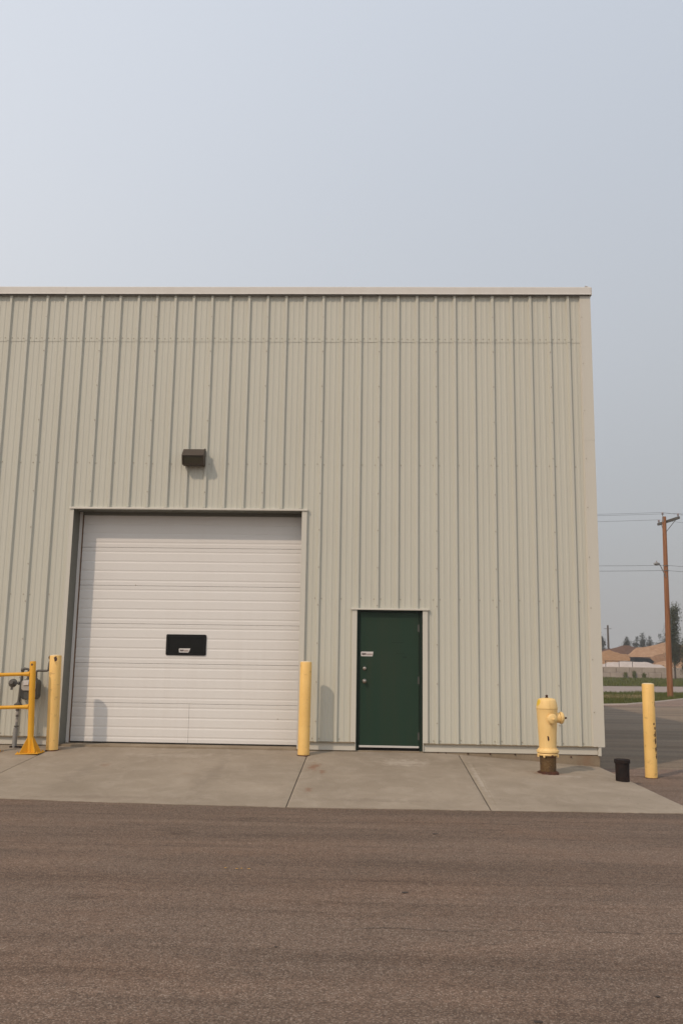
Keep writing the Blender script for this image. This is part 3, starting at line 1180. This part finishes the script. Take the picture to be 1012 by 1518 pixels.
c = MB()
c.tube([q(.535, z0-.02), q(.535, .02), q(.54, .14)], .034, 16)
c.build('riser_sleeve', M['galv'], gm, 40)
c = MB()
c.tube([q(.54, .14), q(.548, .42)], .020, 14)
c.build('riser', M['galv'], gm, 40)
for (z, r, h, m) in ((.15, .036, .02, 'pipe'), (.225, .027, .035, 'meter'), (.30, .024, .03, 'pipe'), (.335, .027, .04, 'meter'), (.39, .030, .03, 'pipe')):
    c = MB()
    c.lathe([(r, 0), (r, h)], q(.544, z), 8)
    c.build('pipe_union', M[m], gm, 30)
c = MB()
c.lathe([(.024, 0), (.055, .03), (.060, .05), (.060, .07), (.035, .085), (.025, .10)], q(.55, .42), 20)
c.build('shutoff_valve', M['pipe'], gm, 30)
c = MB()
c.tube([q(.55, .50), q(.562, .62), q(.575, .95), q(.582, 1.0), q(.60, 1.018), q(.66, 1.012), q(.672, 1.0), q(.675, .86)], [.022, .022, .019, .019, .019, .017, .017, .017], 14)
c.build('inlet_pipe', M['pipe'], gm, 40)
c = MB()
c.lathe([(.028, 0), (.028, .04)], q(.56, 1.0), 10, Matrix.Rotation(R(90), 3, 'Y'))
c.build('pipe_tee', M['pipe'], gm, 30)
# regulator disc on the left of the riser
c = MB()
c.lathe([(.03, -.03), (.062, -.012), (.066, -.004), (.066, .006), (.060, .012), (.04, .035), (.03, .045), (.03, .07)], q(.455, .80, -.03), 24, Matrix.Rotation(R(75), 3, 'X'))
rg = c.build('regulator', M['pipe'], gm, 30)
c = MB()
c.tube([q(.50, .80, -.02), q(.565, .80)], .017, 12)
c.lathe([(.026, 0), (.026, .025)], q(.525, .80, -.01), 8, Matrix.Rotation(R(90), 3, 'Y'))
c.build('regulator_arm', M['pipe'], gm, 30)
c = MB()
c.lathe([(.018, 0), (.018, .05)], q(.445, .70, -.04), 10)
c.build('vent', M['pipe'], gm, 30)
# meter body
c = MB()
pr = rrect(.60-.50, .85-.50, .56-z0, .86-z0, .06, 6)
c.prism(pr, -.085, .095, 'y')
c.build('meter_body', M['meter_dark'], gm, 40, .012)
c = MB()
c.prism(rrect(.615-.50, .835-.50, .69-z0, .852-z0, .045, 6), -.108, -.0852, 'y')
c.build('meter_cover', M['meter'], gm, 40, .01)
c = MB()
c.box(.65-.50, .73-.50, -.125, -.1082, .775-z0, .835-z0)
c.build('index_window', M['sticker'], gm, 0, .004)
for x in (.675, .79):
    c = MB()
    c.lathe([(.03, 0), (.03, .03), (.022, .04), (.022, .07)], q(x, .845), 8)
    c.build('meter_union', M['pipe'], gm, 30)
c = MB()
c.tube([q(.79, .90), q(.79, .965), q(.80, .985), q(.82, .99), q(.945, .99), q(.965, .995), q(.977, 1.015), q(.98, 1.10), q(.98, 1.125, .02), q(.98, 1.13, .05), q(.98, 1.13, .185)], .017, 14)
c.build('outlet_pipe', M['pipe'], gm, 40)
c = MB()
c.lathe([(.03, .0), (.03, .006), (.018, .008), (.018, .02)], (.925-.50, .19-.004, 1.19-z0), 12, Rx)
c.build('wall_plug', M['rust'], gm, 30)
c = MB()
c.box(.47-.50, .68-.50, -.03, .03, -.004, .022)
c.build('foot_plate', M['rust_dark'], gm, 0, .004)

# ------------------------------------------------------------------ fire hydrant
hx, hy = 8.432, -1.05
hz = slab_z(hx, hy)
hy_ = tag(empty('fire_hydrant', (hx, hy, hz)), 'faded yellow fire hydrant on a bronze barrel near the building corner', 'fire hydrant')
Z = lambda z: z - hz
c = MB()
c.lathe([(.108, -.03), (.108, .03), (.110, Z(-.02))], (0, 0, 0), 36)
c.build('lower_barrel', M['barrel'], hy_, 40)
c = MB()
random.seed(4)
n = 28
pr = []
vs_, fs = [], []
for k in range(n):
    a = 2*math.pi*k/n
    r0 = .142 + random.uniform(-.022, .020)
    for (r_, z_) in ((r0, -.01), (r0-.008, .014+random.uniform(-.004, .008)), (.105, .03+random.uniform(-.004, .01))):
        vs_.append((r_*math.cos(a), r_*math.sin(a), z_))
for k in range(n):
    for i in range(2):
        fs.append((k*3+i, ((k+1) % n)*3+i, ((k+1) % n)*3+i+1, k*3+i+1))
c.add(vs_, fs)
c.build('rust_ring', M['rust'], hy_, 60)
c = MB()
c.lathe([(.112, Z(.01)), (.116, Z(.04)), (.1175, Z(.08)), (.124, Z(.25)), (.134, Z(.44)), (.142, Z(.58)), (.144, Z(.592))], (0, 0, 0), 44)
c.build('upper_barrel', M['hydrant'], hy_, 40)
c = MB()
c.lathe([(.118, Z(.002)), (.150, Z(.008)), (.153, Z(.026)), (.150, Z(.038)), (.138, Z(.044)), (.132, Z(.060)), (.119, Z(.066))], (0, 0, 0), 44)
c.lathe([(.112, Z(-.032)), (.140, Z(-.030)), (.146, Z(-.016)), (.140, Z(-.003)), (.116, Z(.001))], (0, 0, 0), 44)
fl = c.build('flange', M['hydrant'], hy_, 40)
for k in range(8):
    a = 2*math.pi*(k+.3)/8
    c = MB()
    c.lathe([(.013, Z(-.050)), (.016, Z(-.031)), (.016, Z(-.017))], (.140*math.cos(a), .140*math.sin(a), 0), 6)
    c.build('flange_bolt', M['hydrant'] if k % 3 else M['rust'], hy_, 30)
c = MB()
c.lathe([(.1445, Z(.594)), (.1465, Z(.60)), (.1455, Z(.612)), (.139, Z(.655)), (.128, Z(.705)), (.120, Z(.722)), (.105, Z(.733)), (.06, Z(.742)), (.03, Z(.744))], (0, 0, 0), 44)
bn = c.build('bonnet', M['hydrant'], hy_, 40)
c = MB()
c.lathe([(.024, Z(.744)), (.024, Z(.752)), (.017, Z(.754)), (.019, Z(.775)), (.012, Z(.785))], (0, 0, 0), 5)
c.build('operating_nut', M['rust'], hy_, 30)


def nozzle(ang, z, r, ln, name):
    Mx = Matrix.Rotation(R(ang), 3, 'Z') @ Matrix.Rotation(R(90), 3, 'Y')
    b = MB()
    base = Vector((math.cos(R(ang)), math.sin(R(ang)), 0))*.10
    b.lathe([(r*.95, 0), (r*.95, ln*.55), (r*1.02, ln*.58)], base + Vector((0, 0, z)), 28, Mx)
    o_ = b.build(name, M['hydrant'], hy_, 35)
    b = MB()
    b.lathe([(r*1.10, ln*.62), (r*1.14, ln*.66), (r*1.13, ln*.80), (r*1.04, ln*.93), (r*.82, ln*1.02), (r*.5, ln*1.09), (r*.36, ln*1.12)], base + Vector((0, 0, z)), 28, Mx)
    b.build('nozzle_cap', M['hydrant'], o_, 35)
    b = MB()
    b.lathe([(r*.99, ln*.585), (r*.99, ln*.615)], base + Vector((0, 0, z)), 28, Mx)
    b.build('gasket', M['rust'], o_, 35)
    b = MB()
    b.lathe([(.016, ln*1.12), (.014, ln*1.12+.028), (.009, ln*1.12+.034)], base + Vector((0, 0, z)), 5, Mx)
    b.build('cap_nut', M['rust'] if ang > -45 else M['hydrant'], o_, 30)


nozzle(-76, Z(.468), .062, .085, 'nozzle')
nozzle(3, Z(.474), .072, .125, 'nozzle')

# ------------------------------------------------------------------ capped stub pipe
sx_, sy_ = 9.362, -1.33
sp = tag(empty('standpipe_stub', (sx_, sy_, slab_z(sx_, sy_))), 'short rusty black capped pipe stub at the slab edge', 'pipe')
c = MB()
c.lathe([(.090, -.03), (.090, .10), (.092, .232)], (0, 0, 0), 28)
c.build('pipe', M['rust_dark'], sp, 40)
c = MB()
c.lathe([(.094, .232), (.106, .236), (.108, .262), (.106, .280), (.098, .284), (.094, .275), (.05, .272)], (0, 0, 0), 12)
c.build('cap', M['rust_dark'], sp, 25)

# ------------------------------------------------------------------ utility pole, lines
PX, PY, PZ = 20.72, 30.82, -.40
up = tag(empty('utility_pole', (PX, PY, PZ)), 'brown wooden utility pole with crossarm and street lamp on the verge', 'utility pole')
c = MB()
c.tube([(0, 0, -.2), (.01, 0, 1.5), (.04, 0, 4), (.07, 0, 6.5), (.10, 0, 8.98), (.10, 0, 9.0)], [.145, .142, .125, .11, .098, .085], 18)
c.build('shaft', M['wood'], up, 40)
A0, A1 = Vector((-.10, .72, 8.72)), Vector((.50, -.66, 8.86))
ad = (A1-A0).normalized()
an = ad.cross(Vector((0, 0, 1))).normalized()
c = MB()
vs_ = []
for p in (A0, A1):
    for (a, b_) in ((-.055, -.06), (.055, -.06), (.055, .06), (-.055, .06)):
        vs_.append(p - an*.15 + an*a + Vector((0, 0, b_)))
c.add(vs_, [(0, 1, 2, 3), (7, 6, 5, 4), (0, 4, 5, 1), (1, 5, 6, 2), (2, 6, 7, 3), (3, 7, 4, 0)])
c.build('crossarm', M['pipe'], up, 0)
for f in (.15, .85):
    c = MB()
    pa = A0.lerp(A1, f) - an*.15 - Vector((0, 0, .05))
    c.tube([pa, (.09, 0, 8.12)], .016, 8)
    c.build('arm_brace', M['pipe'], up, 40)
ins = [A0.lerp(A1, .04) - an*.15, A0.lerp(A1, .96) - an*.15]
tops = []
for p in ins:
    c = MB()
    c.lathe([(.02, .05), (.02, .10), (.055, .11), (.03, .14), (.06, .15), (.035, .18), (.05, .20), (.03, .23)], p, 12)
    c.build('insulator', M['insul'], up, 30)
    tops.append(p + Vector((0, 0, .225)))
c = MB()
c.tube([(.02, -.09, 8.72), (0., -.08, 9.1)], .022, 8)
c.build('top_pin', M['galv'], up, 40)
c = MB()
c.lathe([(.02, 0), (.06, .02), (.035, .06), (.06, .07), (.03, .13)], (0., -.08, 9.08), 12)
c.build('insulator', M['insul'], up, 30)
tops.append(Vector((0., -.08, 9.20)))
# street lamp bracket
c = MB()
c.tube([(.03, -.1, 5.9), (-.18, -.25, 6.25), (-.32, -.36, 6.48), (-.45, -.45, 6.56)], .022, 10)
c.build('lamp_arm', M['galv'], up, 40)
c = MB()
c.tube([(-.36, -.40, 6.54), (-.46, -.46, 6.545), (-.60, -.56, 6.53), (-.72, -.65, 6.51)], [.03, .07, .085, .03], 12)
c.build('lamp_head', M['galv'], up, 40)
c = MB()
c.tube([(-.55, -.53, 6.60), (-.55, -.53, 6.68)], .025, 10)
c.build('photocell', M['insul'], up, 40)
for z in (6.25, 6.5):
    c = MB()
    c.lathe([(.13, 0), (.13, .03)], (.075, 0, z-.02), 14)
    c.build('clamp', M['galv'], up, 30)
# wires: each span sags from pole to pole beyond the frame
LD = Vector((-.975, -.22, 0))


def wire(p, name, label, sagl, sagr, spanl=48, spanr=48, r=.0065):
    b = MB()
    pts = []
    for k in range(-24, 25):
        t = k/24
        if t < 0:
            u = -t
            q_ = p - LD*spanr*u
            q_.z += -4*sagr*u*(1-u)
        else:
            q_ = p + LD*spanl*t
            q_.z += -4*sagl*t*(1-t)
        pts.append(q_)
    b.tube(pts, r, 5)
    o_ = b.build(name, M['wire'], None, 60)
    return tag(o_, label, 'power line', 'overhead lines')


PO = Vector((PX, PY, PZ))
wire(PO + tops[2], 'power_line', 'thin overhead line carried by the pin at the pole top', .95, .9)
wire(PO + tops[1], 'power_line', 'thin overhead line on the near end of the crossarm', .95, .9)
wire(PO + tops[0], 'power_line', 'thin overhead line on the far end of the crossarm', .95, .9)
wire(PO + Vector((.075, -.14, 6.50)), 'communication_line', 'upper dark cable clamped at mid height of the utility pole', .55, .5, r=.008)
wire(PO + Vector((.075, -.14, 6.24)), 'communication_line', 'lower dark cable clamped at mid height of the utility pole', .55, .5, r=.0085)

# far pole
fp = tag(empty('far_utility_pole', (50.6, 154, -.40)), 'distant thin utility pole rising behind the sand piles by the building edge', 'utility pole')
c = MB()
c.tube([(0, 0, -.3), (0, 0, 8.6)], [.22, .16], 10)
c.build('shaft', M['bark'], fp, 40)
c = MB()
c.box(-.7, .7, -.04, .04, 7.9, 7.98)
c.build('crossarm', M['bark'], fp, 0)


# ------------------------------------------------------------------ far yard: block wall, piles, bin
bw = tag(empty('block_wall', (36, 86, -.42)), 'two course retaining wall of big concrete blocks beyond the far grass', 'wall')
blk = MB()
blk.box(-.695, .695, 0, .7, 0, .60)
bm_ = blk.mesh('block', M['block'], 0)
half = MB()
half.box(-.34, .34, 0, .7, 0, .60)
random.seed(6)
dirv = Vector((1, .03, 0)).normalized()
for row in range(2):
    for i in range(-5, 24):
        o = bpy.data.objects.new('block', bm_)
        COL.objects.link(o)
        o.parent = bw
        xx = -7.0 + i*1.42 + (.71 if row else 0)
        o.location = (xx, xx*.03 + random.uniform(-.03, .03), row*.615)
        o.rotation_euler = (0, 0, .03 + random.uniform(-.008, .008))
        bv = o.modifiers.new('bevel', 'BEVEL')
        bv.width = .03
        bv.segments = 1


def pile(name, cx, cy, rx, ry, h, m, label, ridge=0., seed=0, power=1.0, cat='pile'):
    t = MB()
    nr, na = 34, 96
    vs_ = []
    for i in range(nr+1):
        f = i/nr
        for k in range(na):
            a = 2*math.pi*k/na
            wob = 1 + .16*noise.noise(Vector((math.cos(a)*1.3, math.sin(a)*1.3, seed)))
            x = math.cos(a)*(rx*f*wob + ridge*min(1, f*6))
            y = math.sin(a)*ry*f*wob
            hh = h*(1-f**power)
            hh += h*.07*noise.noise(Vector((x*.5, y*.5, seed+3)))*(1-f) + .16*noise.noise(Vector((x*.95, y*.95, seed+7))) + .10*noise.noise(Vector((x*2.4, y*2.4, seed)))
            vs_.append((x, y, max(hh, -.05) if i < nr else -.1))
    fs = [(i*na+k, (i+1)*na+k, (i+1)*na+(k+1) % na, i*na+(k+1) % na) for i in range(nr) for k in range(na)]
    t.add(vs_, fs)
    o_ = t.build(name, m, None, 60)
    o_.location = (cx, cy, -.42)
    return tag(o_, label, cat, 'heaps of sand and soil')


pile('sand_pile', 39.8, 113, 6.5, 6.5, 3.45, M['sand'], 'tan sand pile showing next to the building corner', 1.2, 1, .95)
pile('sand_pile', 50.0, 119, 7.2, 6.5, 4.75, M['sand_pale'], 'large pale flat topped sand pile behind the dark bin', 3.4, 5, .95)
pile('soil_pile', 48.0, 132, 6.5, 6, 4.5, M['soil_red'], 'dark reddish soil heap in the notch between two sand piles', 3.0, 9, 1)
pile('soil_pile', 46.9, 109.5, 4.4, 3.2, 3.1, M['soil_brown'], 'dark brown sand heap for the scooped face of the large pale pile', 1.2, 12, 1.2)  # separate darker heap stands in for the scooped cut face
pile('stone_pile', 37.7, 96, 5.2, 4.5, 1.85, M['chalk'], 'low white crushed stone heap right behind the block wall', 1.6, 15, 1.4)
pile('stone_pile', 44.2, 99, 4.6, 4, 2.0, M['sand_pale'], 'low pale gravel heap behind the block wall near the utility pole', 1.2, 19, 1.3)
bn_ = tag(empty('steel_bin', (41.7, 104.5, -.42)), 'dark blue black open steel bin among the sand piles', 'bin')
c = MB()
c.prism([(-1.25, 1.0), (-1.2, 2.35), (.75, 2.33), (1.3, 1.85), (.3, 1.0)], -1.1, 1.1, 'y')
c.build('bin_body', M['bin'], bn_, 0, .04)
c = MB()
c.box(-1.3, .8, -1.16, 1.16, 2.36, 2.44)
c.build('bin_rim', M['bin'], bn_, 0, .02)
c = MB()
c.box(-1.0, -.8, -1.0, 1.0, 0, 1.0)
c.box(.0, .2, -1.0, 1.0, 0, 1.0)
c.build('bin_skids', M['bin'], bn_, 0)
# thin pipe rail above the blocks
rl = tag(empty('pipe_rail', (34.2, 88.2, -.42)), 'thin dark pipe rail standing behind the block wall', 'railing')
for x in (-1.5, 0, 1.5):
    c = MB()
    c.tube([(x, 0, 0), (x, 0, 1.85)], .03, 8)
    c.build('post', M['rust_dark'], rl, 40)
c = MB()
c.tube([(-1.6, 0, 1.86), (1.8, 0, 1.86)], .03, 8)
c.build('top_rail', M['rust_dark'], rl, 40)


# ------------------------------------------------------------------ trees and plants
def leaf_quad(b, p, s, rnd):
    n = Vector((rnd.gauss(0, 1), rnd.gauss(0, 1), rnd.gauss(0, .8)+.3)).normalized()
    a = n.orthogonal().normalized()
    a.rotate(Matrix.Rotation(rnd.random()*6.28, 3, n))
    d = n.cross(a)
    b.add([p-a*s, p-d*s*.45, p+a*s, p+d*s*.45], [(0, 1, 2, 3)])


def tree(x, y, h, rx, label, kind, n, s, m, seed, z=-.42, name='tree', group='trees in the distance'):
    rnd = random.Random(seed)
    t = tag(empty(name, (x, y, z)), label, 'tree', group)
    tr = MB()
    th = .035*h**.9*.35 + .03
    tr.tube([(0, 0, -.2), (.02*h*rnd.uniform(-.3, .3), 0, h*.35), (.02*h*rnd.uniform(-.5, .5), 0, h*.9)], [th, th*.7, th*.12], 9)
    limbs = []
    nl = 16 if kind != 'round' else 20
    for k in range(nl):
        a = rnd.random()*6.28
        f = rnd.uniform(.12, .92) if kind != 'round' else rnd.uniform(.25, .8)
        if kind == 'column':
            rr = rx*(.55+.45*math.sin(math.pi*min(1, f*1.05)))*rnd.uniform(.45, 1.0)
            tip = Vector((math.cos(a)*rr, math.sin(a)*rr, h*min(.99, f+.16)))
        elif kind == 'cone':
            rr = rx*(1-f)**.8*rnd.uniform(.7, 1.05)
            tip = Vector((math.cos(a)*rr, math.sin(a)*rr, h*(f+.03)))
        else:
            rr = rx*math.sqrt(max(.05, 1-((f-.52)/.5)**2))*rnd.uniform(.5, .95)
            tip = Vector((math.cos(a)*rr, math.sin(a)*rr, h*min(.94, f+.12)))
        base = Vector((0, 0, h*f*.8))
        tr.tube([base, base.lerp(tip, .5)+Vector((0, 0, .02*h)), tip], [th*.35, th*.2, th*.08], 5, False)
        limbs.append((base, tip))
    tr.build('trunk', M['bark'], t, 40)
    b = MB()
    cl = []
    for base, tip in limbs:
        for k in range(4):
            cl.append((base.lerp(tip, rnd.uniform(.35, 1.05)), h*rnd.uniform(.035, .075) if kind == 'column' else h*rnd.uniform(.05, .10)))
    cl.append((Vector((0, 0, h*.97)), h*.035))
    cl.append((Vector((0, 0, h*.90)), h*.05))
    for k in range(n):
        c0, r0 = rnd.choice(cl)
        p = c0 + Vector((rnd.gauss(0, r0*.6), rnd.gauss(0, r0*.6), rnd.gauss(0, r0*(1.0 if kind == 'column' else .6))))
        leaf_quad(b, p, s*rnd.uniform(.6, 1.3), rnd)
    b.build('crown', m, t, 0)
    return t


tree(38.35, 82.0, 7.45, .72, 'slender upright poplar with light trunk beside the utility pole', 'column', 10000, .08, M['leaf'], 21, name='poplar_tree')
tree(39.35, 81.0, 4.3, .75, 'shorter leafy tree just past the slender poplar', 'column', 5000, .075, M['leaf'], 22, name='young_tree')
far = [(48.9, 152, 6.5, 1.5, 'cone', 'dark far tree half hidden by the building corner beside the distant pole'),
       (51.2, 156, 4.4, .9, 'cone', 'tiny far spruce alone right of the distant pole'),
       (53.4, 152, 5.7, 1.3, 'cone', 'far spruce, lowest of the close row above the red soil'),
       (54.6, 156, 6.6, 1.2, 'cone', 'far pointed spruce, second in the close row above the red soil'),
       (55.6, 153, 6.5, 1.2, 'cone', 'far spruce, third in the close row above the red soil'),
       (57.3, 155, 7.3, 1.3, 'cone', 'far spruce, tallest of the close row above the red soil'),
       (58.0, 153, 6.6, 1.0, 'cone', 'far spruce at the end of the row next to the round tree'),
       (60.2, 154, 7.2, 1.75, 'round', 'far round crowned tree behind the large pale sand pile'),
       (63.2, 156, 5.0, 1.0, 'round', 'small far bushy tree beside the utility pole shaft')]
for i, (x, y, h, rx, kd, lb) in enumerate(far):
    tree(x, y, h, rx, lb, kd, 4200, .105, M['leaf_far'], 40+i, name='spruce_tree' if kd == 'cone' else 'broadleaf_tree')

# weeds at the foot of the block wall
for i, (x, hgt, lb) in enumerate(((34.2, .75, 'green weed clump by the block wall under the pipe rail'), (35.15, .95, 'taller green weed clump in the middle of the block wall foot'), (36.2, .7, 'yellowish weed clump at the block wall foot below the bin'))):
    rnd = random.Random(70+i)
    b = MB()
    for k in range(160):
        a = rnd.random()*6.28
        rr = rnd.random()*.14
        p = Vector((math.cos(a)*rr, math.sin(a)*rr, 0))
        tip = p + Vector((rnd.gauss(0, .10), rnd.gauss(0, .10), hgt*rnd.uniform(.4, 1)))
        d = Vector((math.cos(a+1.5), math.sin(a+1.5), 0))*.02
        mid_ = p.lerp(tip, .6)
        b.add([p-d, p+d, mid_+d*1.4, tip, mid_-d*1.4], [(0, 1, 2, 3, 4)])
    o = b.build('weed', M['grass'], None, 0)
    o.location = (x, 85.75, -.42)
    tag(o, lb, 'weed', 'weeds along the block wall')


# grass blades on both verges
def blades(name, poly, n, hmin, hmax, wdt, m, label, seed, z=-.40):
    rnd = random.Random(seed)
    xs = [p[0] for p in poly]
    ys = [p[1] for p in poly]

    def inside(x, y):
        r = False
        j = len(poly)-1
        for i in range(len(poly)):
            (xi, yi), (xj, yj) = poly[i], poly[j]
            if (yi > y) != (yj > y) and x < (xj-xi)*(y-yi)/(yj-yi)+xi:
                r = not r
            j = i
        return r
    b = MB()
    k = 0
    while k < n:
        x, y = rnd.uniform(min(xs), max(xs)), rnd.uniform(min(ys), max(ys))
        if not inside(x, y):
            continue
        k += 1
        a = rnd.random()*6.28
        dx, dy = math.cos(a)*wdt, math.sin(a)*wdt
        hh = rnd.uniform(hmin, hmax)*(.6+.8*max(0, .5+noise.noise(Vector((x*.7, y*.7, seed)))))
        b.add([(x-dx, y-dy, z), (x+dx, y+dy, z), (x+rnd.gauss(0, .3*hh), y+rnd.gauss(0, .3*hh), z+hh)], [(0, 1, 2)])
    return tag(b.build(name, m, None, 0), label, 'grass', kind='stuff')


VERGE = [(9, 19.3), (15.06, 21.95), (16.2, 22.55), (17.3, 24.0), (18.4, 25.5), (20.6, 28.85), (25.5, 35.9), (25.5, 38.0), (18.97, 36.6), (9, 34.3)]
blades('grass', VERGE, 30000, .05, .14, .012, M['grass'], 'mown green grass on the verge around the utility pole', 1)
blades('dry_grass', [(14.6, 27.5), (18.8, 28.6), (19.6, 32.0), (15.5, 31.5)], 2500, .05, .12, .03, M['dry'], 'straw coloured dry grass patch on the near verge', 2)
blades('grass', [(18, 50.4), (29.1, 53.3), (52, 58.7), (62, 87), (20, 84.2)], 26000, .08, .2, .03, M['grass'], 'green grass on the far verge below the block wall', 3, -.42)

# ------------------------------------------------------------------ smoky air
hb = MB()
hb.box(-905, 1605, -505, 1605, -1.5, 10.2)
hm = bpy.data.materials.new('smoke_haze')
hm.use_nodes = True
ht = hm.node_tree
for n in list(ht.nodes):
    ht.nodes.remove(n)
ho = ht.nodes.new('ShaderNodeOutputMaterial')
hv = ht.nodes.new('ShaderNodeVolumePrincipled')
hv.inputs['Color'].default_value = (.80, .82, .84, 1)
hv.inputs['Density'].default_value = .0010
ht.links.new(hv.outputs[0], ho.inputs['Volume'])
tag(hb.build('haze', hm, None, 0), kind='stuff')
